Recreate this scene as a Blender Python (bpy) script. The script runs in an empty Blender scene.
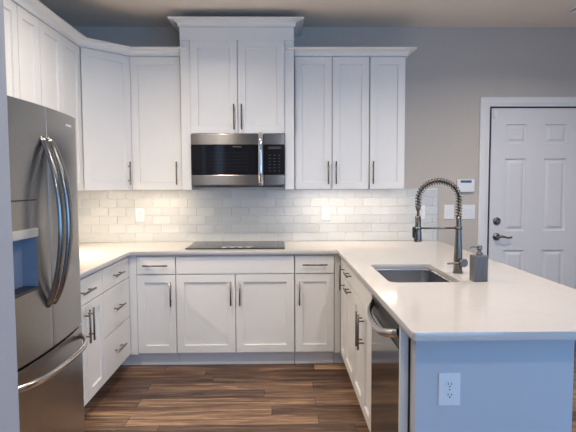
import bpy, bmesh, math, random
from mathutils import Vector, Matrix
random.seed(7)
S = bpy.context.scene
COL = S.collection
PI = math.pi

# ------------------------------------------------------------------ camera
FPX = 508.0
cam_d = bpy.data.cameras.new('camera')
cam_d.sensor_fit = 'HORIZONTAL'
cam_d.sensor_width = 36.0
cam_d.lens = FPX * 36.0 / 576.0
cam_d.clip_start = 0.05
cam = bpy.data.objects.new('camera', cam_d)
COL.objects.link(cam)
yv = Vector(((279.0 - 288.0) / FPX, (216.0 - 184.0) / FPX, 1.0)).normalized()
uv = Vector((-0.005, 1.0, 0.0))
zv = (uv - yv * uv.dot(yv)).normalized()
xv = zv.cross(yv)
if xv.x < 0:
    xv = -xv
right = Vector((xv.x, yv.x, zv.x)); up = Vector((xv.y, yv.y, zv.y)); fwd = Vector((xv.z, yv.z, zv.z))
M = Matrix.Identity(4)
for i in range(3):
    M[i][0] = right[i]; M[i][1] = up[i]; M[i][2] = -fwd[i]
M[2][3] = 1.42
cam.matrix_world = M
S.camera = cam

# ------------------------------------------------------------------ light and exposure
S.view_settings.view_transform = 'Standard'
S.view_settings.look = 'None'
S.view_settings.gamma = 1.0
S.view_settings.use_curve_mapping = False
S.view_settings.exposure = 0.0

W = bpy.data.worlds.new('sky'); S.world = W; W.use_nodes = True
W.node_tree.nodes['Background'].inputs['Color'].default_value = (0.42, 0.62, 1.0, 1)
W.node_tree.nodes['Background'].inputs['Strength'].default_value = 2.0

def area(name, loc, rot, sx, sy, power, color, spread=PI):
    d = bpy.data.lights.new(name, 'AREA'); d.shape = 'RECTANGLE'; d.size = sx; d.size_y = sy
    d.energy = power; d.color = color; d.spread = spread
    o = bpy.data.objects.new(name, d); COL.objects.link(o); o.location = loc; o.rotation_euler = rot
    return o

DAY = (0.17, 0.49, 1.0)
WARM = (1.0, 0.80, 0.60)
CAN = (1.0, 0.88, 0.76)
# daylight through the rear window and the right-hand glazed opening
area('daylight_rear', (1.3, -2.62, 1.05), (PI / 2, 0, 0), 2.2, 1.3, 34, DAY)
area('daylight_side', (3.32, -0.6, 1.35), (PI / 2, 0, PI / 2), 2.2, 1.9, 47, DAY)
CANS = [(-0.61, 2.9), (-0.95, 1.8), (1.9, 3.1), (0.9, 2.1)]
CAN_W = 17
FILL_W = 15
UC_W = 0.5      # strength factor of the strips below the wall cabinets

# ------------------------------------------------------------------ materials
def new_mat(name):
    m = bpy.data.materials.new(name); m.use_nodes = True
    nt = m.node_tree; b = nt.nodes['Principled BSDF']
    return m, nt, b

def pm(name, col, rough=0.5, metal=0.0, noise=0.0, nscale=30.0, stretch=(1, 1, 1), bump=0.0, coat=0.0, spec=0.5):
    """principled material with a procedural variation of colour and relief"""
    m, nt, b = new_mat(name)
    b.inputs['Roughness'].default_value = rough
    b.inputs['Metallic'].default_value = metal
    b.inputs['Specular IOR Level'].default_value = spec
    b.inputs['Coat Weight'].default_value = coat
    tc = nt.nodes.new('ShaderNodeTexCoord'); mp = nt.nodes.new('ShaderNodeMapping')
    mp.inputs['Scale'].default_value = stretch
    nt.links.new(tc.outputs['Object'], mp.inputs['Vector'])
    n = nt.nodes.new('ShaderNodeTexNoise'); n.inputs['Scale'].default_value = nscale; n.inputs['Detail'].default_value = 4
    nt.links.new(mp.outputs['Vector'], n.inputs['Vector'])
    r = nt.nodes.new('ShaderNodeValToRGB')
    r.color_ramp.elements[0].position = 0.3; r.color_ramp.elements[1].position = 0.7
    r.color_ramp.elements[0].color = tuple(max(0, c * (1 - noise)) for c in col) + (1,)
    r.color_ramp.elements[1].color = tuple(min(1, c * (1 + noise)) for c in col) + (1,)
    nt.links.new(n.outputs['Fac'], r.inputs['Fac']); nt.links.new(r.outputs['Color'], b.inputs['Base Color'])
    if bump:
        bp = nt.nodes.new('ShaderNodeBump'); bp.inputs['Strength'].default_value = bump; bp.inputs['Distance'].default_value = 0.002
        nt.links.new(n.outputs['Fac'], bp.inputs['Height']); nt.links.new(bp.outputs['Normal'], b.inputs['Normal'])
    return m

MAT = dict(
    paint=pm('white_cabinet_paint', (0.82, 0.81, 0.775), 0.38, noise=0.01, nscale=6),
    kick=pm('cabinet_kick_paint', (0.80, 0.80, 0.79), 0.45, noise=0.02, nscale=6),
    wall=pm('greige_wall_paint', (0.56, 0.52, 0.47), 0.85, noise=0.015, nscale=60, bump=0.05),
    ceil=pm('ceiling_paint', (0.84, 0.765, 0.675), 0.9, noise=0.015, nscale=90, bump=0.08),
    wall_return=pm('wall_paint_blue_daylight', (0.42, 0.43, 0.46), 0.8, noise=0.015, nscale=60, bump=0.05),  # dimmed and tinted: blue daylight on the wall end put into the colour
    endpaint=pm('panel_paint_blue_daylight', (0.56, 0.575, 0.60), 0.45, noise=0.01, nscale=8),  # cabinet white darkened and blued so the colour itself carries the daylight tone
    trim=pm('white_trim_paint', (0.80, 0.80, 0.80), 0.4, noise=0.01, nscale=8),
    door=pm('white_door_paint', (0.74, 0.74, 0.75), 0.42, noise=0.01, nscale=8),
    grout=pm('pale_grout', (0.86, 0.85, 0.83), 0.8, noise=0.03, nscale=80),
    steel=pm('brushed_stainless', (0.36, 0.345, 0.325), 0.28, 1.0, noise=0.06, nscale=40, stretch=(1, 1, 14)),
    band=pm('brushed_steel_band', (0.30, 0.28, 0.26), 0.26, 1.0, noise=0.04, nscale=40, stretch=(1, 1, 14)),
    steel_h=pm('brushed_stainless_horizontal', (0.30, 0.285, 0.27), 0.16, 1.0, noise=0.06, nscale=40, stretch=(1, 1, 14)),
    darksteel=pm('dark_mirror_stainless', (0.20, 0.19, 0.18), 0.12, 1.0, noise=0.05, nscale=40, stretch=(1, 1, 14)),
    handle_bright=pm('bright_handle_steel', (0.55, 0.54, 0.52), 0.22, 1.0, noise=0.03, nscale=20),
    handle_steel=pm('polished_handle_steel', (0.26, 0.255, 0.25), 0.22, 1.0, noise=0.03, nscale=20),
    sink_steel=pm('satin_sink_steel', (0.45, 0.45, 0.46), 0.25, 1.0, noise=0.05, nscale=30, stretch=(1, 12, 1)),
    nickel=pm('dark_satin_nickel', (0.20, 0.19, 0.18), 0.32, 1.0, noise=0.04, nscale=30),
    faucet=pm('dark_brushed_faucet_metal', (0.21, 0.19, 0.165), 0.32, 1.0, noise=0.05, nscale=40),
    black=pm('black_plastic', (0.016, 0.016, 0.017), 0.4, noise=0.1, nscale=40),
    glass=pm('black_glass', (0.010, 0.010, 0.012), 0.06, noise=0.05, nscale=10, spec=0.3),
    darkbody=pm('dark_grey_appliance_side', (0.10, 0.10, 0.10), 0.5, noise=0.05, nscale=40),
    blueplastic=pm('glossy_blue_grey_plastic', (0.19, 0.24, 0.32), 0.15, noise=0.03, nscale=10),
    silver=pm('silver_plastic', (0.62, 0.60, 0.57), 0.3, 0.6, noise=0.02, nscale=10),
    plate=pm('white_plastic', (0.82, 0.82, 0.81), 0.3, noise=0.01, nscale=10),
    slot=pm('dark_slot', (0.04, 0.04, 0.04), 0.6, noise=0.05, nscale=10),
    screen=pm('dark_display', (0.03, 0.035, 0.04), 0.15, noise=0.05, nscale=10),
    dots=pm('faint_print', (0.045, 0.045, 0.05), 0.5, noise=0.02, nscale=10),
    mark=pm('pale_print', (0.75, 0.75, 0.75), 0.5, noise=0.02, nscale=10),
    dimmark=pm('grey_print', (0.25, 0.25, 0.26), 0.5, noise=0.02, nscale=10),
    cartridge=pm('dark_grey_ribbed_resin', (0.135, 0.135, 0.138), 0.42, noise=0.15, nscale=60, stretch=(8, 8, 0.4), bump=0.3),
    darkchrome=pm('smoky_chrome', (0.30, 0.30, 0.31), 0.15, 1.0, noise=0.01, nscale=10),
    chrome=pm('chrome', (0.72, 0.72, 0.73), 0.08, 1.0, noise=0.01, nscale=10),
    seam=pm('dark_gap', (0.03, 0.03, 0.03), 0.8, noise=0.05, nscale=10),
)

def tile_mat():
    m, nt, b = new_mat('glossy_pale_tile')
    b.inputs['Roughness'].default_value = 0.2
    g = nt.nodes.new('ShaderNodeNewGeometry')
    r = nt.nodes.new('ShaderNodeValToRGB')
    r.color_ramp.elements[0].color = (0.57, 0.59, 0.575, 1); r.color_ramp.elements[1].color = (0.65, 0.665, 0.645, 1)
    nt.links.new(g.outputs['Random Per Island'], r.inputs['Fac']); nt.links.new(r.outputs['Color'], b.inputs['Base Color'])
    tc = nt.nodes.new('ShaderNodeTexCoord'); n = nt.nodes.new('ShaderNodeTexNoise'); n.inputs['Scale'].default_value = 9
    nt.links.new(tc.outputs['Object'], n.inputs['Vector'])
    bp = nt.nodes.new('ShaderNodeBump'); bp.inputs['Strength'].default_value = 0.25; bp.inputs['Distance'].default_value = 0.004
    nt.links.new(n.outputs['Fac'], bp.inputs['Height']); nt.links.new(bp.outputs['Normal'], b.inputs['Normal'])
    return m
MAT['tile'] = tile_mat()

def quartz_mat():
    m, nt, b = new_mat('white_quartz')
    b.inputs['Roughness'].default_value = 0.10
    tc = nt.nodes.new('ShaderNodeTexCoord')
    n1 = nt.nodes.new('ShaderNodeTexNoise'); n1.inputs['Scale'].default_value = 2.6; n1.inputs['Detail'].default_value = 8; n1.inputs['Distortion'].default_value = 1.6
    n2 = nt.nodes.new('ShaderNodeTexNoise'); n2.inputs['Scale'].default_value = 160; n2.inputs['Detail'].default_value = 2
    for n in (n1, n2): nt.links.new(tc.outputs['Object'], n.inputs['Vector'])
    r = nt.nodes.new('ShaderNodeValToRGB'); e = r.color_ramp.elements
    e[0].position = 0.0; e[0].color = (0.62, 0.59, 0.565, 1)
    e[1].position = 1.0; e[1].color = (0.62, 0.59, 0.565, 1)
    for p, c in ((0.487, (0.62, 0.59, 0.565)), (0.5, (0.585, 0.56, 0.54)), (0.513, (0.62, 0.59, 0.565))):
        x = e.new(p); x.color = c + (1,)
    nt.links.new(n1.outputs['Fac'], r.inputs['Fac'])
    mx = nt.nodes.new('ShaderNodeMix'); mx.data_type = 'RGBA'; mx.blend_type = 'MULTIPLY'; mx.inputs[0].default_value = 0.10
    nt.links.new(r.outputs['Color'], mx.inputs[6]); nt.links.new(n2.outputs['Color'], mx.inputs[7])
    nt.links.new(mx.outputs[2], b.inputs['Base Color'])
    return m
MAT['quartz'] = quartz_mat()
def brushed(key, tangent, amount):
    # brushing: the highlight spreads along the given world direction
    nt = MAT[key].node_tree; b = nt.nodes['Principled BSDF']
    c = nt.nodes.new('ShaderNodeCombineXYZ')
    for i in range(3): c.inputs[i].default_value = tangent[i]
    nt.links.new(c.outputs[0], b.inputs['Tangent']); b.inputs['Anisotropic'].default_value = amount
brushed('band', (0, 0, 1), 0.93)

def floor_mat():
    m, nt, b = new_mat('hand_scraped_wood_planks')
    N = nt.nodes.new; L = nt.links.new
    def math_(op, a, c=None):
        n = N('ShaderNodeMath'); n.operation = op
        for i, v in enumerate((a, c)):
            if v is None: continue
            if isinstance(v, (int, float)): n.inputs[i].default_value = v
            else: L(v, n.inputs[i])
        return n.outputs[0]
    tc = N('ShaderNodeTexCoord'); sp = N('ShaderNodeSeparateXYZ'); L(tc.outputs['Object'], sp.inputs[0])
    PW, PL = 0.127, 1.15
    v = math_('DIVIDE', sp.outputs['Y'], PW); row = math_('FLOOR', v); fv = math_('FRACT', v)
    w1 = N('ShaderNodeTexWhiteNoise'); w1.noise_dimensions = '1D'; L(row, w1.inputs['W'])
    u = math_('ADD', math_('DIVIDE', sp.outputs['X'], PL), math_('MULTIPLY', w1.outputs['Value'], 7.3))
    idx = math_('FLOOR', u); fu = math_('FRACT', u)
    cb = N('ShaderNodeCombineXYZ'); L(row, cb.inputs[0]); L(idx, cb.inputs[1])
    w2 = N('ShaderNodeTexWhiteNoise'); w2.noise_dimensions = '3D'; L(cb.outputs[0], w2.inputs['Vector'])
    # long grain, shifted from plank to plank
    gx = math_('ADD', math_('MULTIPLY', sp.outputs['X'], 1.9), math_('MULTIPLY', w2.outputs['Value'], 40.0))
    gy = math_('MULTIPLY', sp.outputs['Y'], 24.0)
    gc = N('ShaderNodeCombineXYZ'); L(gx, gc.inputs[0]); L(gy, gc.inputs[1])
    g1 = N('ShaderNodeTexNoise'); g1.inputs['Scale'].default_value = 1.0; g1.inputs['Detail'].default_value = 6; g1.inputs['Roughness'].default_value = 0.62; g1.inputs['Distortion'].default_value = 0.8
    L(gc.outputs[0], g1.inputs['Vector'])
    gc2 = N('ShaderNodeCombineXYZ'); L(math_('MULTIPLY', gx, 3.0), gc2.inputs[0]); L(math_('MULTIPLY', sp.outputs['Y'], 110.0), gc2.inputs[1])
    g2 = N('ShaderNodeTexNoise'); g2.inputs['Scale'].default_value = 1.0; g2.inputs['Detail'].default_value = 4
    L(gc2.outputs[0], g2.inputs['Vector'])
    f = math_('ADD', math_('ADD', math_('MULTIPLY', g1.outputs['Fac'], 1.35), math_('MULTIPLY', g2.outputs['Fac'], 0.3)), math_('MULTIPLY', w2.outputs['Value'], 0.42))
    f = math_('SUBTRACT', f, 0.55)
    r = N('ShaderNodeValToRGB'); e = r.color_ramp.elements
    e[0].position = 0.12; e[0].color = (0.040, 0.022, 0.014, 1)
    e[1].position = 0.90; e[1].color = (0.62, 0.39, 0.22, 1)
    for p, c in ((0.36, (0.12, 0.064, 0.038)), (0.56, (0.25, 0.145, 0.083)), (0.72, (0.43, 0.265, 0.15))):
        x = e.new(p); x.color = c + (1,)
    L(f, r.inputs['Fac'])
    seam = math_('MAXIMUM', math_('LESS_THAN', fv, 0.02), math_('LESS_THAN', fu, 0.003))
    mx = N('ShaderNodeMix'); mx.data_type = 'RGBA'; L(seam, mx.inputs[0]); L(r.outputs['Color'], mx.inputs[6]); mx.inputs[7].default_value = (0.018, 0.010, 0.007, 1)
    L(mx.outputs[2], b.inputs['Base Color'])
    b.inputs['Roughness'].default_value = 0.42
    bp = N('ShaderNodeBump'); bp.inputs['Strength'].default_value = 0.25; bp.inputs['Distance'].default_value = 0.002
    L(g1.outputs['Fac'], bp.inputs['Height']); L(bp.outputs['Normal'], b.inputs['Normal'])
    return m
MAT['floor'] = floor_mat()

def emis(name, col, s):
    m, nt, b = new_mat(name)
    b.inputs['Base Color'].default_value = col + (1,)
    b.inputs['Emission Color'].default_value = col + (1,); b.inputs['Emission Strength'].default_value = s
    return m
MAT['lamp'] = emis('warm_led_lens', (1.0, 0.86, 0.70), 6.0)

# ------------------------------------------------------------------ mesh helpers
class MB:
    def __init__(self): self.bm = bmesh.new()
    def box(self, x0, x1, y0, y1, z0, z1, bev=0.0, seg=2, rot=None):
        r = bmesh.ops.create_cube(self.bm, size=1.0)
        vs = r['verts']
        for v in vs:
            v.co = Vector(((x0 + x1) / 2 + v.co.x * (x1 - x0), (y0 + y1) / 2 + v.co.y * (y1 - y0), (z0 + z1) / 2 + v.co.z * (z1 - z0)))
        if rot is not None:
            c = Vector(((x0 + x1) / 2, (y0 + y1) / 2, (z0 + z1) / 2))
            for v in vs: v.co = c + rot @ (v.co - c)
        if bev:
            es = list({e for v in vs for e in v.link_edges})
            bmesh.ops.bevel(self.bm, geom=es, offset=bev, segments=seg, profile=0.5, affect='EDGES')
        return self
    def prism(self, poly, z0, z1, bev=0.0):
        b = [self.bm.verts.new((x, y, z0)) for x, y in poly]; t = [self.bm.verts.new((x, y, z1)) for x, y in poly]
        n = len(poly); fs = [self.bm.faces.new(t), self.bm.faces.new(b[::-1])]
        for i in range(n):
            fs.append(self.bm.faces.new((b[i], b[(i + 1) % n], t[(i + 1) % n], t[i])))
        bmesh.ops.recalc_face_normals(self.bm, faces=fs)
        return self
    def tube(self, pts, rad, seg=12, caps=True, flat=None):
        """round tube along pts; rad a number or a list; flat=(a,b) stretches the section along normal/binormal"""
        pts = [Vector(p) for p in pts]; n = len(pts)
        rad = [rad] * n if isinstance(rad, (int, float)) else rad
        T = []
        for i in range(n):
            a = pts[max(0, i - 1)]; b = pts[min(n - 1, i + 1)]; T.append((b - a).normalized())
        ref = Vector((0, 0, 1)) if abs(T[0].z) < 0.9 else Vector((0, 1, 0))
        Nn = (ref - T[0] * ref.dot(T[0])).normalized()
        rings = []
        for i in range(n):
            Nn = (Nn - T[i] * Nn.dot(T[i])).normalized(); B = T[i].cross(Nn)
            a, b = flat if flat else (1, 1)
            rings.append([self.bm.verts.new(pts[i] + rad[i] * (a * math.cos(2 * PI * k / seg) * Nn + b * math.sin(2 * PI * k / seg) * B)) for k in range(seg)])
        for i in range(n - 1):
            for k in range(seg):
                f = self.bm.faces.new((rings[i][k], rings[i][(k + 1) % seg], rings[i + 1][(k + 1) % seg], rings[i + 1][k])); f.smooth = True
        if caps:
            self.bm.faces.new(rings[0][::-1]); self.bm.faces.new(rings[-1])
        return self
    def cyl(self, p0, p1, r0, r1=None, seg=20):
        return self.tube([p0, p1], [r0, r0 if r1 is None else r1], seg)
    def lathe(self, prof, c, axis='Z', seg=28):
        """prof: list of (radius, height) along an axis starting at c"""
        ax = {'Z': Vector((0, 0, 1)), 'X': Vector((1, 0, 0)), 'Y': Vector((0, 1, 0)), '-Y': Vector((0, -1, 0)), '-X': Vector((-1, 0, 0))}[axis]
        u = Vector((1, 0, 0)) if abs(ax.x) < .5 else Vector((0, 1, 0)); v = ax.cross(u)
        c = Vector(c); rings = []
        for r, h in prof:
            rings.append([self.bm.verts.new(c + ax * h + r * (math.cos(2 * PI * k / seg) * u + math.sin(2 * PI * k / seg) * v)) for k in range(seg)])
        for i in range(len(rings) - 1):
            for k in range(seg):
                f = self.bm.faces.new((rings[i][k], rings[i][(k + 1) % seg], rings[i + 1][(k + 1) % seg], rings[i + 1][k])); f.smooth = True
        self.bm.faces.new(rings[0][::-1]); self.bm.faces.new(rings[-1])
        return self
    def sweep(self, prof, path):
        """prof: closed list of (out, z); path: XY points; outward is to the right of travel"""
        P = [Vector(p) for p in path]; n = len(P); rings = []
        for i in range(n):
            d0 = (P[i] - P[i - 1]).normalized() if i > 0 else (P[1] - P[0]).normalized()
            d1 = (P[i + 1] - P[i]).normalized() if i < n - 1 else d0
            n0 = Vector((d0.y, -d0.x)); n1 = Vector((d1.y, -d1.x)); m = (n0 + n1).normalized(); k = 1.0 / m.dot(n0)
            rings.append([self.bm.verts.new((P[i].x + m.x * k * o, P[i].y + m.y * k * o, z)) for o, z in prof])
        q = len(prof); fs = []
        for i in range(n - 1):
            for k in range(q):
                fs.append(self.bm.faces.new((rings[i][k], rings[i][(k + 1) % q], rings[i + 1][(k + 1) % q], rings[i + 1][k])))
        fs.append(self.bm.faces.new(rings[0])); fs.append(self.bm.faces.new(rings[-1][::-1]))
        bmesh.ops.recalc_face_normals(self.bm, faces=fs)
        return self
    def build(self, name, mat, parent=None, rel=None, fix=True, sharp=False):
        if rel is not None: bmesh.ops.translate(self.bm, verts=self.bm.verts, vec=-Vector(rel))
        if fix: bmesh.ops.recalc_face_normals(self.bm, faces=self.bm.faces)
        me = bpy.data.meshes.new(name); self.bm.to_mesh(me); self.bm.free()
        if sharp: me.set_sharp_from_angle(angle=math.radians(30))
        me.materials.append(MAT[mat] if isinstance(mat, str) else mat)
        o = bpy.data.objects.new(name, me); COL.objects.link(o)
        if parent is not None: o.parent = parent
        return o

def thing(name, label, cat, loc=(0, 0, 0), rz=0.0, group=None):
    o = bpy.data.objects.new(name, None); COL.objects.link(o); o.empty_display_size = 0.05
    o.location = loc; o.rotation_euler = (0, 0, rz); o['label'] = label; o['category'] = cat; o['kind'] = 'thing'
    if group: o['group'] = group
    return o
def tag(o, label, cat, group=None):
    o['label'] = label; o['category'] = cat; o['kind'] = 'thing'
    if group: o['group'] = group
    return o
def struct(o):
    o['kind'] = 'structure'; return o

def text_obj(name, body, size, mat, parent, loc, rot, depth=0.0004):
    c = bpy.data.curves.new(name, 'FONT'); c.body = body; c.size = size; c.extrude = depth; c.align_x = 'CENTER'; c.align_y = 'CENTER'
    t = bpy.data.objects.new(name + '_tmp', c); COL.objects.link(t)
    bpy.context.view_layer.update()
    me = bpy.data.meshes.new_from_object(t.evaluated_get(bpy.context.evaluated_depsgraph_get()))
    bpy.data.objects.remove(t); bpy.data.curves.remove(c)
    me.materials.clear(); me.materials.append(MAT[mat]); me.name = name
    o = bpy.data.objects.new(name, me); COL.objects.link(o); o.parent = parent; o.location = loc; o.rotation_euler = rot
    return o

# ------------------------------------------------------------------ room shell
XL, XR, YB, YF, HC = -1.80, 3.40, 4.49, -2.70, 2.777
struct(MB().box(-3.3, XR + .1, YF - .1, YB + .1, -0.06, 0.0).build('floor', 'floor'))
struct(MB().box(-3.3, XR + .1, YF - .1, YB + .1, HC, HC + .06).build('ceiling', 'ceil'))
struct(MB().box(XL - .12, XR + .1, YB, YB + .10, 0, HC).build('wall_back', 'wall'))
struct(MB().box(XL - .12, XL, 1.842, YB, 0, HC).build('wall_left', 'wall'))
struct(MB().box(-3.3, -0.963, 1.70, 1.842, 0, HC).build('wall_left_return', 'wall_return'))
struct(MB().box(-3.3, -3.2, YF, 1.70, 0, HC).build('wall_far_left', 'wall'))
m = MB()   # right wall with a glazed opening
m.box(XR, XR + .1, YF, -1.7, 0, HC).box(XR, XR + .1, 0.5, YB, 0, HC).box(XR, XR + .1, -1.7, 0.5, 0, .4).box(XR, XR + .1, -1.7, 0.5, 2.3, HC)
struct(m.build('wall_right', 'wall'))
m = MB()   # rear wall: one broad window and two narrow sidelights
m.box(-3.3, -1.78, YF - .1, YF, 0, HC).box(-1.58, -1.36, YF - .1, YF, 0, HC).box(-1.18, .2, YF - .1, YF, 0, HC).box(2.4, XR, YF - .1, YF, 0, HC)
m.box(.2, 2.4, YF - .1, YF, 0, .4).box(.2, 2.4, YF - .1, YF, 2.3, HC)
for a in (-1.78, -1.36): m.box(a, a + .2, YF - .1, YF, 0, .2).box(a, a + .2, YF - .1, YF, 2.55, HC)
struct(m.build('wall_rear', 'wall'))
struct(MB().box(1.41, 1.785, YB - .014, YB, 0, .11, .003).build('baseboard_back', 'trim'))

# backsplash tiles
def tiles(mb, u0, u1, z0, rows, put, pitch_u=0.1545, pitch_z=0.0762):
    for r in range(rows):
        off = (0.0 if r % 2 == 0 else pitch_u / 2) - 0.03
        k = math.floor((u0 - off) / pitch_u)
        while off + k * pitch_u < u1:
            a = max(u0, off + k * pitch_u + .0015); b = min(u1, off + (k + 1) * pitch_u - .0015); k += 1
            if b - a < 0.012: continue
            put(a, b, z0 + r * pitch_z + .0015, z0 + (r + 1) * pitch_z - .0015)
def tile_back(a, b, c, d):
    rot = Matrix.Rotation(random.uniform(-.006, .006), 3, 'X') @ Matrix.Rotation(random.uniform(-.004, .004), 3, 'Z')
    TB.box(a, b, YB - .0095, YB - .0015, c, d, .0016, 2, rot)
def tile_left(a, b, c, d):
    TB.box(XL + .0015, XL + .0095, a, b, c, d, .0016, 2)
TB = MB()
tiles(TB, XL + .01, 1.405, .916, 6, tile_back)
TB2 = TB
tiles(TB, -.70, .045, .916 + 6 * .0762, 1, tile_back)
bs = struct(TB.build('backsplash', 'tile'))
TB = MB(); tiles(TB, 2.66, YB - .01, .916, 6, tile_left)
struct(TB.build('backsplash', 'tile'))
m = MB(); m.box(XL, 1.405, YB - .005, YB, .90, .916 + 6 * .0762).box(-.70, .045, YB - .005, YB, 1.36, .916 + 7 * .0762).box(XL, XL + .005, 2.66, YB, .90, .916 + 6 * .0762)
struct(m.build('backsplash_grout', 'grout'))

# entry door
DX0, DX1, DT = 1.862, 2.655, 2.075
m = MB(); F = YB - .02
def casing(mb, x0, x1, z1, prof):
    # mitred casing: profile (distance from the opening, y) swept up, across and down
    bm = mb.bm; rings = []
    for sx, z, k in ((-1, 0, 0), (-1, z1, 1), (1, z1, 1), (1, 0, 0)):
        rings.append([bm.verts.new(((x0 - d) if sx < 0 else (x1 + d), y, z + d * k)) for d, y in prof])
    n = len(prof)
    for a, b in zip(rings, rings[1:]):
        for k in range(n): bm.faces.new((a[k], a[(k + 1) % n], b[(k + 1) % n], b[k]))
    bm.faces.new(rings[0]); bm.faces.new(rings[-1])
    bmesh.ops.recalc_face_normals(bm, faces=bm.faces)
casing(m, DX0 - .006, DX1 + .006, DT + .012, [(0, YB), (0, F + .006), (.006, F), (.022, F), (.028, F - .006), (.07, F - .006), (.08, F - .002), (.086, F), (.086, YB)])
struct(m.build('trim_1', 'trim'))
door = thing('door_1', 'white six panel entry door with black lever and deadbolt', 'door', (DX0, YB - .03, 0)); door['kind'] = 'structure'
PAN = []
for (a, b) in ((.130, .318), (.476, .676)):
    for (c, d) in ((1.765, 1.935), (.995, 1.635), (.20, .825)): PAN.append((a, b, c, d))
def panel_slab(mb, w, z0, z1, yf, yb, panels):
    """slab facing -Y with raised panels: grid of quads with the panel cells replaced by a moulded field"""
    xs = sorted({0, w} | {p[0] for p in panels} | {p[1] for p in panels}); zs = sorted({z0, z1} | {p[2] for p in panels} | {p[3] for p in panels})
    bm = mb.bm; V = {}
    def vert(x, z, y=yf):
        k = (round(x, 5), round(y, 5), round(z, 5))
        if k not in V: V[k] = bm.verts.new((x, y, z))
        return V[k]
    for i in range(len(xs) - 1):
        for j in range(len(zs) - 1):
            a, b, c, d = xs[i], xs[i + 1], zs[j], zs[j + 1]
            inside = [p for p in panels if p[0] <= a and b <= p[1] and p[2] <= c and d <= p[3]]
            if not inside: bm.faces.new((vert(a, c), vert(b, c), vert(b, d), vert(a, d)))
    for (a, b, c, d) in panels:
        prev = None
        for ins, dy in ((0, 0), (.007, .013), (.020, .013), (.042, .002)):
            ring = [vert(a + ins, c + ins, yf + dy), vert(b - ins, c + ins, yf + dy), vert(b - ins, d - ins, yf + dy), vert(a + ins, d - ins, yf + dy)]
            if ins == 0:   # follow the cells' corner points on the outer edge
                xa = [x for x in xs if a <= x <= b]; za = [z for z in zs if c <= z <= d]
                ring = [vert(a, c), vert(b, c), vert(b, d), vert(a, d)]
            if prev:
                for k in range(4): bm.faces.new((prev[k], prev[(k + 1) % 4], ring[(k + 1) % 4], ring[k]))
            prev = ring
        bm.faces.new(prev)
    mb.box(0, w, yf + .014, yb, z0, z1)
    mb.box(0, .002, yf, yf + .015, z0, z1).box(w - .002, w, yf, yf + .015, z0, z1).box(0, w, yf, yf + .015, z1 - .002, z1)
    return mb
slab = panel_slab(MB(), DX1 - DX0, .012, DT, .0, .029, PAN).build('door_leaf', 'door', door)
m = MB(); m.box(-.006, 0.0, .004, .029, 0, DT + .012).box(-.006, DX1 - DX0 + .006, .004, .029, DT, DT + .012)
m.build('door_gap', 'seam', door)
m = MB(); m.lathe([(.033, 0), (.033, .006), (.026, .012), (.013, .016), (.011, .045), (.012, .05)], (.066, 0, .945), '-Y')
pts = [(.066 + t * .12, -.046 - .006 * math.sin(t * PI), .945 + .004 * math.sin(t * 2 * PI) * 1.6 + .004 * (t > .9)) for t in [i / 10 for i in range(11)]]
m.tube(pts, [.011, .0105, .010, .0095, .009, .0085, .008, .008, .008, .0085, .007], 12, flat=(1.0, .7))
m.build('door_handle', 'nickel', door)
m = MB(); m.lathe([(.034, 0), (.034, .006), (.028, .013), (.018, .014), (.018, .022), (.016, .026)], (.066, 0, 1.085), '-Y').box(.050, .082, -.036, -.02, 1.08, 1.09, .003)
m.build('deadbolt', 'nickel', door)
m = MB(); m.box(.02, .055, -.003, .002, 1.99, 2.06, .001).cyl((.02, -.004, 1.985), (.02, -.004, 2.065), .006, seg=10)
m.build('door_hinge', 'trim', door)

# ceiling register, top right
r = thing('ceiling_vent', 'white slatted air vent in the ceiling above the entry door', 'vent', (2.52, 3.98, HC))
m = MB(); m.box(-.24, .24, -.115, .115, -.008, 0, .003).build('frame', 'trim', r)
m = MB()
for i in range(9): m.box(-.21, .21, -.085 + i * .0213 - .004, -.085 + i * .0213 + .004, -.016, -.006, rot=Matrix.Rotation(.6, 3, 'X'))
m.build('louvre', 'trim', r)
MB().box(-.215, .215, -.092, .092, -.0095, -.0082).build('duct_opening', 'slot', r)

# recessed lamps in the ceiling
for i, (x, y) in enumerate(CANS):
    pos = ['over the kitchen floor near the cooktop', 'right in front of the refrigerator', 'over the far end of the sink', 'over the near end of the peninsula'][i]
    r = thing('recessed_light', 'round white recessed ceiling light ' + pos, 'ceiling light', (x, y, HC), 0, 'recessed ceiling lights')
    MB().lathe([(.095, 0), (.095, -.004), (.075, -.012), (.072, -.012)], (0, 0, 0)).build('trim_ring', 'trim', r)
    MB().lathe([(.07, -.0125), (.07, -.0145)], (0, 0, 0)).build('lens', 'lamp', r)
    d = bpy.data.lights.new('recessed_lamp', 'AREA'); d.shape = 'DISK'; d.size = .14; d.energy = CAN_W; d.color = CAN; d.spread = math.radians(150)
    o = bpy.data.objects.new('recessed_lamp', d); COL.objects.link(o); o.location = (x, y, HC - .02)

# added unseen fill lamp to brighten the wall cabinets; its disc limits upward spill
r = thing('added_fill_lamp', 'flat white shaded fill lamp, added out of view to light the wall cabinets', 'lamp', (.25, .35, 2.02))
MB().lathe([(.02, .03), (.19, .012), (.20, .012), (.20, .017), (.025, .05), (.02, .05)], (0, 0, 0)).build('shade', 'trim', r)
MB().cyl((0, 0, .045), (0, 0, HC - 2.02), .004, seg=8).build('cord', 'black', r)
d = bpy.data.lights.new('fill_bulb', 'POINT'); d.shadow_soft_size = .03; d.energy = FILL_W; d.color = CAN
o = bpy.data.objects.new('fill_bulb', d); COL.objects.link(o); o.location = (.25, .35, 2.0)

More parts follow.
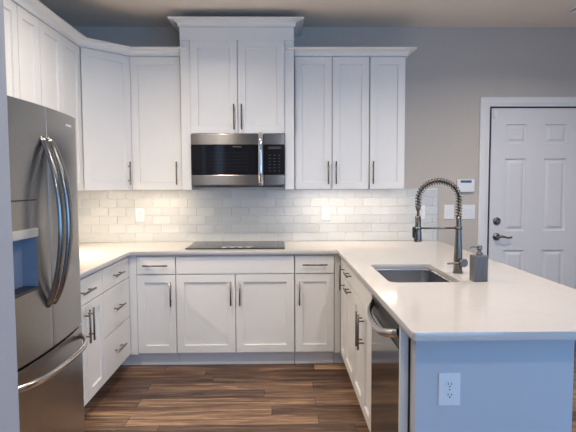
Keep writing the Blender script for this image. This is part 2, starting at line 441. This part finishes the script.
# ------------------------------------------------------------------ cabinet parts (local: x width, front faces -Y, z up)
def shaker(mb, x0, x1, z0, z1, rail=.058, th=.02, dep=.0115, y=0.0):
    bm = mb.bm
    def ring(ins, yy): return [bm.verts.new((x0 + ins, yy, z0 + ins)), bm.verts.new((x1 - ins, yy, z0 + ins)), bm.verts.new((x1 - ins, yy, z1 - ins)), bm.verts.new((x0 + ins, yy, z1 - ins))]
    rs = [ring(0, y), ring(0, y - th + .0015), ring(.0015, y - th), ring(rail, y - th), ring(rail + .003, y - th + dep)]
    bm.faces.new(rs[0])
    for a, b in zip(rs, rs[1:]):
        for k in range(4): bm.faces.new((a[k], a[(k + 1) % 4], b[(k + 1) % 4], b[k]))
    bm.faces.new(rs[-1])
    return mb
def pull(x, z, L, vert, parent, y=-.02):
    m = MB(); h = L / 2; yy = y - .033
    if vert:
        m.cyl((x, yy, z - h), (x, yy, z + h), .006, seg=10)
        for s in (-1, 1): m.cyl((x, y + .002, z + s * h * .62), (x, yy, z + s * h * .62), .0045, seg=8)
    else:
        m.cyl((x - h, yy, z), (x + h, yy, z), .006, seg=10)
        for s in (-1, 1): m.cyl((x + s * h * .62, y + .002, z), (x + s * h * .62, yy, z), .0045, seg=8)
    return m.build('handle', 'nickel', parent)
G = .0035
def door_part(t, x0, x1, z0, z1, hx=None, hz=None, L=.185, name='door', rail=.058, vert=True):
    d = shaker(MB(), x0 + G, x1 - G, z0, z1, rail).build(name, 'paint', t)
    if hx is not None: pull(hx, hz, L, vert, d)
    return d
def drawer_part(t, x0, x1, z0, z1, handle=True, L=.19, name='drawer', hz=None, hx=None):
    d = MB().box(x0 + G, x1 - G, -.02, 0, z0, z1, .002).build(name, 'paint', t)
    if handle: pull((x0 + x1) / 2 if hx is None else hx, (z0 + z1) / 2 if hz is None else hz, L, False, d)
    return d
ZT, ZB, CT = .870, .118, .884   # door top / bottom, top of the boxes
def base_unit(label, w, loc, rz, depth=.575, hollow=False, kick=True, kick_in=.055, name='base_cabinet', cat='cabinet'):
    t = thing(name, label, cat, loc, rz, 'white base cabinets')
    h = w / 2 - .0008
    m = MB()
    if hollow:
        m.box(-h, -h + .008, 0.001, depth, .105, CT).box(h - .008, h, 0.001, depth, .105, CT).box(-h + .008, h - .008, .001, depth, .105, .123).box(-h + .008, h - .008, depth - .012, depth, .123, CT).box(-h + .008, h - .008, .001, .02, .123, CT)
    else:
        m.box(-h, h, 0.001, depth, .105, CT)
    m.build('body', 'paint', t)
    if kick:
        m = MB(); m.box(-h, h, kick_in, kick_in + .018, 0, .105).box(-h, h, kick_in - .012, kick_in, 0, .016, .004); m.build('toe_kick', 'kick', t)
    return t
FB = 3.89           # body front of the back run (doors stand 20 mm proud)
RB = dict(rz=0.0)
# back run
t = base_unit('white base cabinet with one drawer over one door, left of the cooktop cabinet', .30, (-.945, FB, 0), 0)
drawer_part(t, -.15, .15, .735, ZT); door_part(t, -.15, .15, ZB, .727, .113, .583)
t = base_unit('widest white base cabinet with two doors, below the black cooktop', .91, (-.339, FB, 0), 0)
drawer_part(t, -.455, .455, .735, ZT, False, name='false_front')
door_part(t, -.455, 0, ZB, .727, -.035, .583); door_part(t, 0, .455, ZB, .727, .035, .583)
t = base_unit('white base cabinet with one drawer over one door, right of the cooktop cabinet', .306, (.271, FB, 0), 0)
drawer_part(t, -.153, .153, .735, ZT); door_part(t, -.153, .153, ZB, .727, -.118, .583)
def filler(label, w, loc, rz):
    t = thing('cabinet_filler', label, 'filler panel', loc, rz, 'white corner fillers')
    MB().box(-w / 2, w / 2, -.012, .02, .105, CT, .001).build('panel', 'paint', t)
    MB().box(-w / 2 - (.112 if loc[0] < 0 else 0), w / 2 + (0 if loc[0] < 0 else .068), .055, .073, 0, .104).build('toe_kick', 'kick', t)
filler('narrow white filler panel in the left inside corner of the base cabinets', .058, (-1.1245, FB, 0), 0)
filler('narrow white filler panel in the right inside corner of the base cabinets', .048, (.449, FB, 0), 0)
# left run: front at x = -1.15
LX = -1.17
t = base_unit('white three drawer base cabinet on the left beside the corner', .58, (LX, 3.585, 0), PI / 2, .615, kick_in=.105)
drawer_part(t, -.29, .285, .717, ZT, hx=-.02); drawer_part(t, -.29, .285, .411, .711, hx=-.02); drawer_part(t, -.29, .285, ZB, .405, hz=.264, hx=-.02)
t = base_unit('white base cabinet with a drawer over two doors, beside the refrigerator', .62, (LX, 2.984, 0), PI / 2, .615, kick_in=.105)
drawer_part(t, -.31, .31, .717, ZT)
door_part(t, -.31, .018, ZB, .711, -.012, .585, .20); door_part(t, .018, .31, ZB, .711, .048, .585, .20)
# peninsula: front at x = .47
PX = .49
t = base_unit('white narrow full height door base cabinet on the peninsula beside the corner', .24, (PX, 3.72, 0), -PI / 2)
door_part(t, -.12, .12, ZB, ZT, .085, .743, .185, rail=.045)
t = base_unit('white base cabinet with drawer over pull-out door, between corner and sink cabinet', .42, (PX, 3.39, 0), -PI / 2)
drawer_part(t, -.21, .21, .745, ZT, hz=.815, L=.16, hx=.05); door_part(t, -.21, .21, ZB, .737, .05, .708, .16, vert=False)
t = base_unit('white double door sink base cabinet beside the dishwasher', .625, (PX, 2.8655, 0), -PI / 2, hollow=True)
drawer_part(t, -.3125, .3125, .745, ZT, False, name='false_front')
door_part(t, -.3125, .045, ZB, .737, .015, .592, .2); door_part(t, .045, .3125, ZB, .737, .083, .592, .2)

# dishwasher
dw = thing('dishwasher', 'stainless steel dishwasher with curved bar handle under the worktop', 'dishwasher', (PX, 2.2525, 0), -PI / 2)
MB().box(-.296, .296, .002, .56, .08, .868).build('tub', 'darkbody', dw)
dd = MB().box(-.296, .296, -.020, .001, .10, .765, .004).build('door', 'darksteel', dw)
MB().box(-.296, .296, -.017, .001, .768, .868, .003).build('control_panel', 'black', dw)
hp = []
for i in range(25):
    s = -1 + i / 12
    hp.append((s * .27, -.016 - .046 * (1 - s ** 4), .826 - .045 * (1 - s * s)))
MB().tube(hp, .0135, 12, flat=(1.35, .8)).build('handle', 'handle_bright', dw)
MB().box(-.296, .296, .05, .07, .0, .098).build('kick_plate', 'black', dw)

# end of the peninsula
ep = thing('end_filler', 'slim white upright panel beside the dishwasher at the end of the cabinets', 'end panel', (.486, 1.945, 0))
MB().box(-.016, .016, -.008, .012, 0, CT, .0015).build('panel', 'paint', ep)
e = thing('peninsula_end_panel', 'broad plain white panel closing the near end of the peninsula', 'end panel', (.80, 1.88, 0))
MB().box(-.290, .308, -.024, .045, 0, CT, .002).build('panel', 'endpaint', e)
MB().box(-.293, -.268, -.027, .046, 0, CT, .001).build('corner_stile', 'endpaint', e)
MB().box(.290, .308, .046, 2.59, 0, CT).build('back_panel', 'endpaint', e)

# ------------------------------------------------------------------ worktop (one slab with a cut-out)
def rr(x0, x1, y0, y1, r, n=8):
    out = []
    for cx, cy, a0 in ((x1 - r, y0 + r, -PI / 2), (x1 - r, y1 - r, 0), (x0 + r, y1 - r, PI / 2), (x0 + r, y0 + r, PI)):
        for k in range(n + 1):
            a = a0 + PI / 2 * k / n; out.append((cx + r * math.cos(a), cy + r * math.sin(a)))
    return out
SX0, SX1, SY0, SY1 = .567, .942, 2.566, 3.162
outer = [(XL + .002, 2.672), (-1.13, 2.672), (-1.13, 3.845), (.448, 3.845)]
outer += [(.466 - .014 * math.cos(a), 1.704 - .014 * math.sin(a)) for a in [k * PI / 12 for k in range(7)]]
outer += [(1.396 + .014 * math.sin(a), 1.704 - .014 * math.cos(a)) for a in [k * PI / 12 for k in range(7)]]
outer += [(1.41, YB - .001), (XL + .002, YB - .001)]
cu = bpy.data.curves.new('worktop', 'CURVE'); cu.dimensions = '2D'; cu.fill_mode = 'BOTH'
cu.extrude = .0135; cu.bevel_depth = .0015; cu.bevel_resolution = 1; cu.offset = -.0015
for poly in (outer, rr(SX0, SX1, SY0, SY1, .045)):
    s = cu.splines.new('POLY'); s.points.add(len(poly) - 1); s.use_cyclic_u = True
    for p, (x, y) in zip(s.points, poly): p.co = (x, y, 0, 1)
tmp = bpy.data.objects.new('tmp', cu); COL.objects.link(tmp); bpy.context.view_layer.update()
me = bpy.data.meshes.new_from_object(tmp.evaluated_get(bpy.context.evaluated_depsgraph_get()))
bpy.data.objects.remove(tmp); bpy.data.curves.remove(cu)
me.materials.clear(); me.materials.append(MAT['quartz'])
wt = bpy.data.objects.new('worktop', me); COL.objects.link(wt); wt.location = (0, 0, .8990)
tag(wt, 'continuous white quartz worktop running round the kitchen and over the peninsula', 'worktop')

# sink
sk = thing('sink', 'stainless steel undermount sink basin set in the peninsula worktop', 'sink', ((SX0 + SX1) / 2, (SY0 + SY1) / 2, .70))
def basin():
    m = MB(); bm = m.bm; rings = []
    for ins, z, r in ((-.004, .8835, .049), (.004, .8835, .045), (.004, .875, .045), (.008, .74, .05), (.016, .715, .055), (.03, .703, .06), (.06, .70, .06)):
        rings.append([bm.verts.new((x, y, z)) for x, y in rr(SX0 + ins, SX1 - ins, SY0 + ins, SY1 - ins, r, 6)])
    for a, b in zip(rings, rings[1:]):
        n = len(a)
        for k in range(n):
            f = bm.faces.new((a[k], a[(k + 1) % n], b[(k + 1) % n], b[k])); f.smooth = True
    bm.faces.new(rings[-1])
    bmesh.ops.recalc_face_normals(bm, faces=bm.faces)
    return m
b = basin().build('basin', 'sink_steel', sk, rel=sk.location, fix=False)
so = b.modifiers.new('wall', 'SOLIDIFY'); so.thickness = .0015; so.offset = -1
MB().lathe([(.045, 0), (.045, .003), (.036, .003), (.030, -.002), (.010, -.002), (.010, .002)], (.0, .05, .001)).build('drain', 'chrome', sk)

# faucet
FX, FY = 1.012, 2.84
fc = thing('faucet', 'tall dark spring neck kitchen faucet behind the sink', 'faucet', (FX, FY, .914))
MB().lathe([(.028, 0), (.028, .006), (.024, .010), (.0235, .09), (.020, .16), (.016, .25), (.0145, .30), (.0145, .322)], (0, 0, 0)).build('body', 'faucet', fc)
path = []
zs, AR, AZ = .415, .115, .103
for i in range(10): path.append(Vector((0, 0, .318 + (zs - .318) * i / 9)))
for i in range(1, 41):
    a = PI * i / 40; path.append(Vector((-AR + AR * math.cos(a), 0, zs + AZ * math.sin(a))))
for i in range(1, 6): path.append(Vector((-2 * AR, 0, zs - .04 * i / 5)))
MB().tube(path, .0075, 12).build('hose', 'black', fc)
Ls = [0]
for a, b in zip(path, path[1:]): Ls.append(Ls[-1] + (b - a).length)
def at(s):
    for i in range(len(path) - 1):
        if s <= Ls[i + 1]:
            k = (s - Ls[i]) / (Ls[i + 1] - Ls[i]); return path[i].lerp(path[i + 1], k), (path[i + 1] - path[i]).normalized()
    return path[-1], (path[-1] - path[-2]).normalized()
hel = []; turns = 30; npt = turns * 14
for i in range(npt + 1):
    s = Ls[-1] * i / npt; p, T = at(s); Nv = Vector((T.z, 0, -T.x)); ph = 2 * PI * turns * i / npt
    hel.append(p + .0165 * (math.cos(ph) * Nv + math.sin(ph) * Vector((0, 1, 0))))
MB().tube(hel, .0030, 6).build('spring', 'faucet', fc)
HX = -2 * AR
m = MB(); m.lathe([(.014, 0), (.014, .022), (.009, .026)], (HX, 0, .358)).cyl((HX, 0, .322), (HX, 0, .36), .008)
m.build('hose_collar', 'faucet', fc)
MB().lathe([(.021, 0), (.0225, .004), (.021, .03), (.0165, .09), (.0155, .142), (.010, .147)], (HX, 0, .178)).build('spray_head', 'faucet', fc)
MB().box(HX - .031, HX - .018, -.008, .008, .20, .262, .004).build('trigger', 'black', fc)
m = MB(); m.cyl((-.012, 0, .254), (HX + .012, 0, .254), .0055, seg=12).lathe([(.021, 0), (.021, .014)], (HX, 0, .247)).lathe([(.0205, 0), (.0205, .016)], (0, 0, .246))
m.build('docking_arm', 'faucet', fc)
m = MB(); m.cyl((.008, -.008, .060), (.020, -.048, .062), .023, seg=24)
m.tube([(.01, -.034, .062), (-.02, -.040, .061), (-.05, -.042, .060), (-.075, -.043, .058)], [.008, .0065, .0075, .006], 12, flat=(.8, 1.2))
m.build('lever', 'faucet', fc)

# soap dispenser
sd = thing('soap_dispenser', 'dark grey square soap dispenser with chrome pump beside the faucet', 'soap dispenser', (1.034, 2.597, .914), .04)
m = MB(); m.box(-.037, .037, -.030, .030, 0, .135, .004, 2)
for i in range(9):
    x = -.032 + i * .008; m.box(x - .0022, x + .0022, -.0318, -.0295, .006, .129, .001, 1)
m.build('bottle', 'cartridge', sd)
m = MB(); m.lathe([(.016, 0), (.016, .012), (.009, .014), (.009, .026), (.013, .027), (.013, .046), (.010, .049)], (.003, 0, .135))
m.build('pump', 'darkchrome', sd)
MB().tube([(.003, 0, .176), (-.02, -.002, .178), (-.042, -.004, .177), (-.050, -.005, .171)], [.0055, .005, .0042, .0038], 10).build('nozzle', 'darkchrome', sd)

# cooktop
ck = thing('cooktop', 'black glass electric cooktop set in the worktop below the microwave', 'cooktop', (-.345, 4.185, .914))
MB().box(-.39, .39, -.235, .255, .0, .008, .003).build('glass_top', 'glass', ck)
m = MB()
def ringflat(mb, cx, cy, r0, r1, z, n=36):
    bm = mb.bm; a = []; b = []
    for k in range(n):
        c, s = math.cos(2 * PI * k / n), math.sin(2 * PI * k / n)
        a.append(bm.verts.new((cx + r0 * c, cy + r0 * s, z))); b.append(bm.verts.new((cx + r1 * c, cy + r1 * s, z)))
    for k in range(n): bm.faces.new((a[k], a[(k + 1) % n], b[(k + 1) % n], b[k]))
for cx, cy, r in ((-.20, .13, .08), (.20, .13, .095), (-.20, -.07, .105), (.20, -.07, .085), (0, .15, .06)): ringflat(m, cx, cy, r, r + .003, .0084)
m.build('burner_ring', 'dimmark', ck)
for i in range(4):
    m = MB(); cx = -.085 + i * .063
    ringflat(m, cx, -.135, .016, .023, .0084, 24)
    m.box(cx - .026, cx + .012, -.192, -.168, .0082, .0088).box(cx + .026, cx + .034, -.15, -.12, .0082, .0086).box(cx - .016, cx + .016, -.208, -.200, .0082, .0086)
    m.build('control_print', 'mark', ck)

# ------------------------------------------------------------------ wall cabinets
UB, UT, UF = 1.376, 2.442, 4.18
UD = YB - .013 - UF
def wall_unit(label, w, loc, rz, z0=UB, z1=2.45, depth=UD, grp='white wall cabinets'):
    t = thing('wall_cabinet', label, 'cabinet', loc, rz, grp)
    h = w / 2 - .0008
    m = MB(); m.box(-h, h, .001, depth, z0 + .022 - loc[2], z1 - loc[2]).box(-h, -h + .016, .001, depth, z0 - loc[2], z0 + .03 - loc[2]).box(h - .016, h, .001, depth, z0 - loc[2], z0 + .03 - loc[2]).box(-h, h, .001, .016, z0 - loc[2], z0 + .03 - loc[2])
    m.build('body', 'paint', t)
    return t
def wdoor(t, x0, x1, z0, z1, base, hx=None, hz=None, **k):
    return door_part(t, x0, x1, z0 - base, z1 - base, hx, None if hz is None else hz - base, **k)
HZ = 1.51
t = wall_unit('white single door wall cabinet between the angled corner cabinet and microwave', .41, (-.992, UF, UB), 0)
wdoor(t, -.20, .205, UB + .002, UT, UB, .165, HZ)
t = wall_unit('white two door wall cabinet right of the microwave', .612, (.434, UF, UB), 0)
wdoor(t, -.304, 0, UB + .002, UT, UB, -.032, HZ); wdoor(t, 0, .304, UB + .002, UT, UB, .032, HZ)
t = wall_unit('white single door wall cabinet at the right end of the row', .29, (.886, UF, UB), 0)
wdoor(t, -.145, .145, UB + .002, UT, UB, -.118, HZ)
# diagonal corner
t = thing('wall_cabinet', 'white angled corner wall cabinet with one door', 'cabinet', (-1.344, 4.031, UB), PI / 4, 'white wall cabinets')
c0 = Vector((-1.344, 4.031)); ca = math.cos(-PI / 4); sa = math.sin(-PI / 4)
poly = [(XL + .011, YB - .013), (-1.199, YB - .013), (-1.199, 4.18), (-1.494, 3.884), (XL + .011, 3.884)]
loc = []
for x, y in poly:
    dx, dy = x - c0.x, y - c0.y; loc.append((ca * dx - sa * dy, sa * dx + ca * dy))
MB().prism(loc, 0, 2.45 - UB).build('body', 'paint', t)
door_part(t, -.201, .203, .002, UT - UB, .163, HZ - UB)
# left wall run
LF = -1.50; LD = LF - (XL + .011)
t = wall_unit('white two door wall cabinet on the left wall beside the angled corner', .638, (LF, 3.562, UB), PI / 2, depth=LD)
wdoor(t, -.318, 0, UB + .002, UT, UB, -.03, HZ); wdoor(t, 0, .318, UB + .002, UT, UB, .03, HZ)
t = wall_unit('white two door wall cabinet on the left wall just past the refrigerator', .588, (LF, 2.949, UB), PI / 2, depth=LD)
wdoor(t, -.293, .027, UB + .002, UT, UB, -.003, HZ); wdoor(t, .027, .293, UB + .002, UT, UB, .057, HZ)
t = wall_unit('white two door wall cabinet directly over the refrigerator', .80, (LF, 2.255, 1.79), PI / 2, z0=1.79, depth=LD)
wdoor(t, -.40, 0, 1.792, UT, 1.79); wdoor(t, 0, .40, 1.792, UT, 1.79)
# taller unit above the microwave
MF = 4.12
t = thing('wall_cabinet', 'tall white two door wall cabinet above the microwave, reaching the ceiling', 'cabinet', (-.328, MF, 1.835), 0, 'white wall cabinets')
MB().box(-.452, .452, .001, YB - MF - .013, -.010, .824).build('body', 'paint', t)
MB().box(-.452, .452, -.012, .003, .722, .824, .001).build('frieze', 'paint', t)
for s, a, b in ((-1, -.452, -.376), (1, .378, .452)):
    MB().box(a, b, -.004, YB - MF - .013, 1.376 - 1.835, .722, .0015).build('side_panel', 'paint', t)
door_part(t, -.374, .003, -.010, .72, -.027, .118, .20); door_part(t, .003, .376, -.010, .72, .033, .118, .20)

# crown mouldings
def crown(out=.070, z0=2.445, z1=2.502):
    p = [(0, z0), (.012, z0), (.012, z0 + .012)]
    for k in range(7):
        a = PI / 2 * k / 6; p.append((.012 + (out - .017) * (1 - math.cos(a)), z0 + .014 + (z1 - z0 - .028) * math.sin(a)))
    p += [(out, z1 - .012), (out, z1), (0, z1)]
    return p
YC = 4.16
def crown_return(mb, path):
    # the mitred end that laps over the face of the taller cabinet, cut off at that face
    p = MB().sweep(crown(), path); bm = p.bm
    bmesh.ops.bisect_plane(bm, geom=bm.verts[:] + bm.edges[:] + bm.faces[:], plane_co=(0, 4.1145, 0), plane_no=(0, 1, 0), clear_outer=True)
    bmesh.ops.holes_fill(bm, edges=[e for e in bm.edges if e.is_boundary])
    me = bpy.data.meshes.new('tmp'); bm.to_mesh(me); bm.free(); mb.bm.from_mesh(me); bpy.data.meshes.remove(me)
    return mb
o = crown_return(MB().sweep(crown(), [(.129, YC), (1.031, YC), (1.031, YB - .003)]), [(.122, YC + .006), (.122, YC), (.129, YC)]).build('crown_molding', 'paint'); tag(o, 'white crown molding along the top of the right wall cabinets', 'molding', 'white crown moldings')
o = crown_return(MB().sweep(crown(), [(-1.48, 1.855), (-1.48, 3.872), (-1.192, YC), (-.785, YC)]), [(-.785, YC), (-.777, YC), (-.777, YC + .006)]).build('crown_molding', 'paint'); tag(o, 'white crown molding bending along the left wall and corner cabinets', 'molding', 'white crown moldings')
o = MB().sweep(crown(.076, 2.660, 2.716), [(-.78, YB - .003), (-.78, 4.108), (.124, 4.108), (.124, YB - .003)]).build('crown_molding', 'paint'); tag(o, 'highest white crown molding, on the tall cabinet above the microwave', 'molding', 'white crown moldings')

# under-cabinet strips
def strip(label, loc, rz, L, p):
    t = thing('under_cabinet_light', label, 'light', loc, rz, 'lights under the wall cabinets')
    MB().box(-L / 2, L / 2, -.012, .012, -.014, 0, .002).build('housing', 'trim', t)
    MB().box(-L / 2 + .01, L / 2 - .01, -.008, .008, -.0155, -.0138).build('lens', 'lamp', t)
    d = bpy.data.lights.new('strip_lamp', 'AREA'); d.shape = 'RECTANGLE'; d.size = L - .02; d.size_y = .02; d.energy = p * UC_W; d.color = WARM
    o = bpy.data.objects.new('strip_lamp', d); COL.objects.link(o); o.location = (loc[0], loc[1], loc[2] - .02); o.rotation_euler = (0, 0, rz)
strip('slim light strip under the wall cabinet left of the microwave', (-1.0, 4.27, UB + .02), 0, .34, 3.2)
strip('slim light strip under the two door wall cabinet right of the microwave', (.434, 4.27, UB + .02), 0, .56, 4.6)
strip('slim light strip under the wall cabinet at the right end of the row', (.886, 4.27, UB + .02), 0, .24, 1.8)
strip('slim light strip under the left wall cabinets near the corner', (-1.62, 3.562, UB + .02), PI / 2, .56, 25.0)

# microwave
mw = thing('microwave', 'stainless steel over-the-range microwave with black glass front', 'microwave', (-.328, 4.13, 1.40))
MB().box(-.371, .371, .001, YB - 4.13 - .013, 0, .420, .003).build('body', 'darkbody', mw)
W0, W1 = -.374, .376
dr = MB().box(W0, .205, -.04, 0, .334, .422, .004).build('top_band', 'band', mw)
MB().box(.207, W1, -.04, 0, .334, .422, .004).build('top_band', 'band', mw)
MB().box(W0, .205, -.04, 0, .012, .094, .004).build('bottom_band', 'band', mw)
MB().box(.207, W1, -.04, 0, .012, .094, .004).build('bottom_band', 'band', mw)
win = MB().box(W0, .205, -.038, 0, .095, .333, .002).build('door_glass', 'glass', mw)
m = MB()
for i in range(14):
    for j in range(6): m.box(-.215 + i * .0225 - .002, -.215 + i * .0225 + .002, -.0386, -.0379, .135 + j * .027 - .002, .135 + j * .027 + .002)
m.build('window_print', 'dots', win)
pn = MB().box(.207, W1, -.038, 0, .095, .333, .002).build('control_panel', 'glass', mw)
m = MB()
for i in range(3):
    for j in range(6): m.box(.255 + i * .038 - .008, .255 + i * .038 + .008, -.0386, -.0379, .125 + j * .025 - .003, .125 + j * .025 + .003)
m.box(.245, .345, -.0386, -.0379, .300, .318)
m.build('button_print', 'dots', pn)
hp = [(.183, -.04 - .048 * (1 - abs(s) ** 5), .219 + s * .205) for s in [-1 + i / 10 for i in range(21)]]
MB().tube(hp, .0185, 14, flat=(.7, 1.0)).build('handle', 'chrome', mw)
MB().box(-.36, .36, .02, .3, -.006, .002).build('vent_grille', 'black', mw)
text_obj('lettering', 'FRIGIDAIRE', .014, 'dimmark', mw, (-.005, -.0384, .318), (PI / 2, 0, 0))

# ------------------------------------------------------------------ refrigerator
fr = thing('refrigerator', 'stainless steel french door refrigerator with water dispenser and bottom freezer', 'refrigerator', (-1.38, 2.25, 0))
RO = fr.location.copy()
def xf(y): return -1.038 + .028 * (1 - ((y - 2.248) / .395) ** 2)
YN, YG, YE, XB = 1.856, 2.248, 2.640, -1.085
def bowed(y0, y1, z0, z1, hole=None, re=.003):
    m = MB(); bm = m.bm
    ys = [y0 + (y1 - y0) * i / 12 for i in range(13)]; zs_ = [z0, z1]
    if hole:
        ys = sorted(set([y for y in ys if not (abs(y - hole[0]) < .012 or abs(y - hole[1]) < .012)] + [hole[0], hole[1]])); zs_ = [z0, hole[2], hole[3], z1]
    def fx(y): # rounded vertical edges
        d = min(y - y0, y1 - y); return xf(y) - (0 if d >= re else re - math.sqrt(max(0, re * re - (re - d) ** 2)))
    ys = sorted(set(ys + [y0 + re * k for k in (.1, .3, .6, 1)] + [y1 - re * k for k in (.1, .3, .6, 1)]))
    F = [[bm.verts.new((fx(y), y, z)) for z in zs_] for y in ys]
    for i in range(len(ys) - 1):
        for j in range(len(zs_) - 1):
            if hole and ys[i] >= hole[0] - 1e-6 and ys[i + 1] <= hole[1] + 1e-6 and j == 1: continue
            f = bm.faces.new((F[i][j], F[i + 1][j], F[i + 1][j + 1], F[i][j + 1])); f.smooth = True
    B = [[bm.verts.new((XB, y, z)) for z in (z0, z1)] for y in (y0, y1)]
    bm.faces.new((B[0][0], B[0][1], B[1][1], B[1][0]))
    bm.faces.new([B[0][0], B[1][0]] + [F[i][0] for i in range(len(ys) - 1, -1, -1)])
    bm.faces.new([B[0][1]] + [F[i][-1] for i in range(len(ys))] + [B[1][1]])
    bm.faces.new([B[0][0]] + [F[0][j] for j in range(len(zs_))] + [B[0][1]])
    bm.faces.new([B[1][1]] + [F[-1][j] for j in range(len(zs_) - 1, -1, -1)] + [B[1][0]])
    bmesh.ops.recalc_face_normals(bm, faces=bm.faces)
    return m
MB().box(XL + .03, XB - .004, YN + .004, YE - .004, .05, 1.742, .004).build('body', 'darkbody', fr, RO)
ZS = .700
HO = (1.925, 2.128, .985, 1.21)
dA = bowed(YN, YG - .0018, ZS, 1.758, HO).build('door', 'steel', fr, RO, fix=False, sharp=True)
dB = bowed(YG + .0018, YE, ZS, 1.758).build('door', 'steel', fr, RO, sharp=True)
dF = bowed(YN, YE, .085, ZS - .012).build('freezer_drawer', 'steel', fr, RO, sharp=True)
for y in (YN + .06, YE - .06):
    for x in (-1.15, -1.65): MB().cyl((x, y, 0), (x, y, .05), .02).build('foot', 'black', fr, RO)
MB().box(-1.12, -1.075, YN + .01, YE - .01, .02, .08).build('base_grille', 'black', fr, RO)
MB().box(XB, -1.022, YG - .0017, YG + .0017, ZS, 1.755).build('door_gasket', 'black', fr, RO)
# dispenser: recess liner, trims and tray inside the near door
y0, y1, z0, z1 = HO; XD = -1.078
m = MB(); m.box(XD, XD + .004, y0, y1, z0, z1).box(XD, xf(y0) - .001, y0, y0 + .003, z0, z1).box(XD, xf(y1) - .001, y1 - .003, y1, z0, z1).box(XD, xf(y1) - .003, y0, y1, z1 - .003, z1)
m.build('dispenser_recess', 'blueplastic', dA, RO)
m = MB(); m.box(XD, -1.008, y0, y1, z0, z0 + .012, .003); m.build('drip_tray', 'black', dA, RO)
m = MB(); m.box(XD, -1.004, y0 - .004, y1 + .002, z1 - .004, z1 + .032, .004).build('dispenser_trim', 'silver', dA, RO)
m = MB(); m.box(XD, XD + .018, (y0 + y1) / 2 - .025, (y0 + y1) / 2 + .025, z0 + .06, z0 + .16, .006).build('paddle', 'blueplastic', dA, RO)
MB().box(-1.03, -1.0095, y0 - .004, y1 + .002, 1.356, 1.361).build('dispenser_seam', 'seam', dA, RO)
# bowed door handles
def fridge_handle(y, parent, dy):
    pts = []
    for i in range(41):
        s = -1 + i / 20
        pts.append((xf(y) - .004 + .085 * (1 - s * s) ** .8, y + dy * (1 - s * s), 1.258 + s * .365))
    MB().tube(pts, .018, 14, flat=(.65, 1.2)).build('handle', 'handle_steel', parent, RO)
fridge_handle(2.208, dA, -.024); fridge_handle(2.272, dB, -.008)
pts = []
for i in range(41):
    s = -1 + i / 20; y = 2.248 + s * .375
    pts.append((xf(y) - .004 + .075 * (1 - s ** 4), y, .637 + .0 * s))
MB().tube(pts, .013, 14, flat=(1.1, .85)).build('handle', 'handle_bright', dF, RO)
text_obj('lettering', 'FRIGIDAIRE', .016, 'mark', dB, Vector((xf(2.51) + .0008, 2.51, 1.705)) - RO, (PI / 2, 0, PI / 2 + .085))

# ------------------------------------------------------------------ wall plates and keypad
def duplex(m, cx, cz, y, s=1.0):
    m.lathe([(.0165 * s, 0), (.0165 * s, .002)], (cx, y, cz), '-Y', 24)
def outlet(label, x, z, Y, kind, w=.078, h=.122, name='outlet', grp='wall plates'):
    t = thing(name, label, 'outlet' if name == 'outlet' else 'switch', (x, Y, z), 0, grp)
    MB().box(-w / 2, w / 2, -.006, 0, -h / 2, h / 2, .0025).build('cover_plate', 'plate', t)
    cols = [0] if w < .1 else [-.023, .023]
    for c, k in zip(cols, kind):
        if k == 'd':
            for dz in (-.0205, .0205):
                f = MB().lathe([(.0168, 0), (.0168, .0022)], (c, -.006, dz), '-Y', 24).build('receptacle', 'plate', t)
                m = MB(); m.box(c - .0075, c - .005, -.0088, -.008, dz - .002, dz + .007).box(c + .005, c + .0075, -.0088, -.008, dz - .002, dz + .006).lathe([(.0028, 0), (.0028, .0007)], (c, -.0081, dz - .008), '-Y', 10)
                m.build('slot', 'slot', f)
            MB().lathe([(.003, 0), (.003, .001)], (c, -.006, 0), '-Y', 10).build('screw', 'dimmark', t)
        else:
            MB().box(c - .0165, c + .0165, -.0085, -.005, -.033, .033, .0015, rot=Matrix.Rotation(.05, 3, 'X')).build('rocker', 'plate', t)
TY = YB - .0098
outlet('white outlet on the tiles left of the cooktop', -1.222, 1.155, TY, 'd')
outlet('white outlet on the tiles right of the cooktop', .415, 1.16, TY, 'd')
outlet('white outlet on the tiles behind the faucet spray head', 1.258, 1.165, TY, 'd')
outlet('white switch plate on the wall behind the faucet', 1.512, 1.165, YB, 's', .088, .128, 'light_switch')
outlet('white switch plate on the wall between the faucet and the door trim', 1.684, 1.165, YB, 'ss', .12, .128, 'light_switch')
outlet('white outlet on the end panel of the peninsula', .636, .648, 1.856, 'd', .082, .125)
kp = thing('alarm_keypad', 'white wall keypad with dark display beside the door trim', 'keypad', (1.652, YB, 1.396))
MB().box(-.077, .077, -.026, 0, -.055, .06, .008, 3).build('case', 'plate', kp)
MB().box(-.05, .048, -.0268, -.0255, .028, .050, .0004, 1).build('display', 'screen', kp)
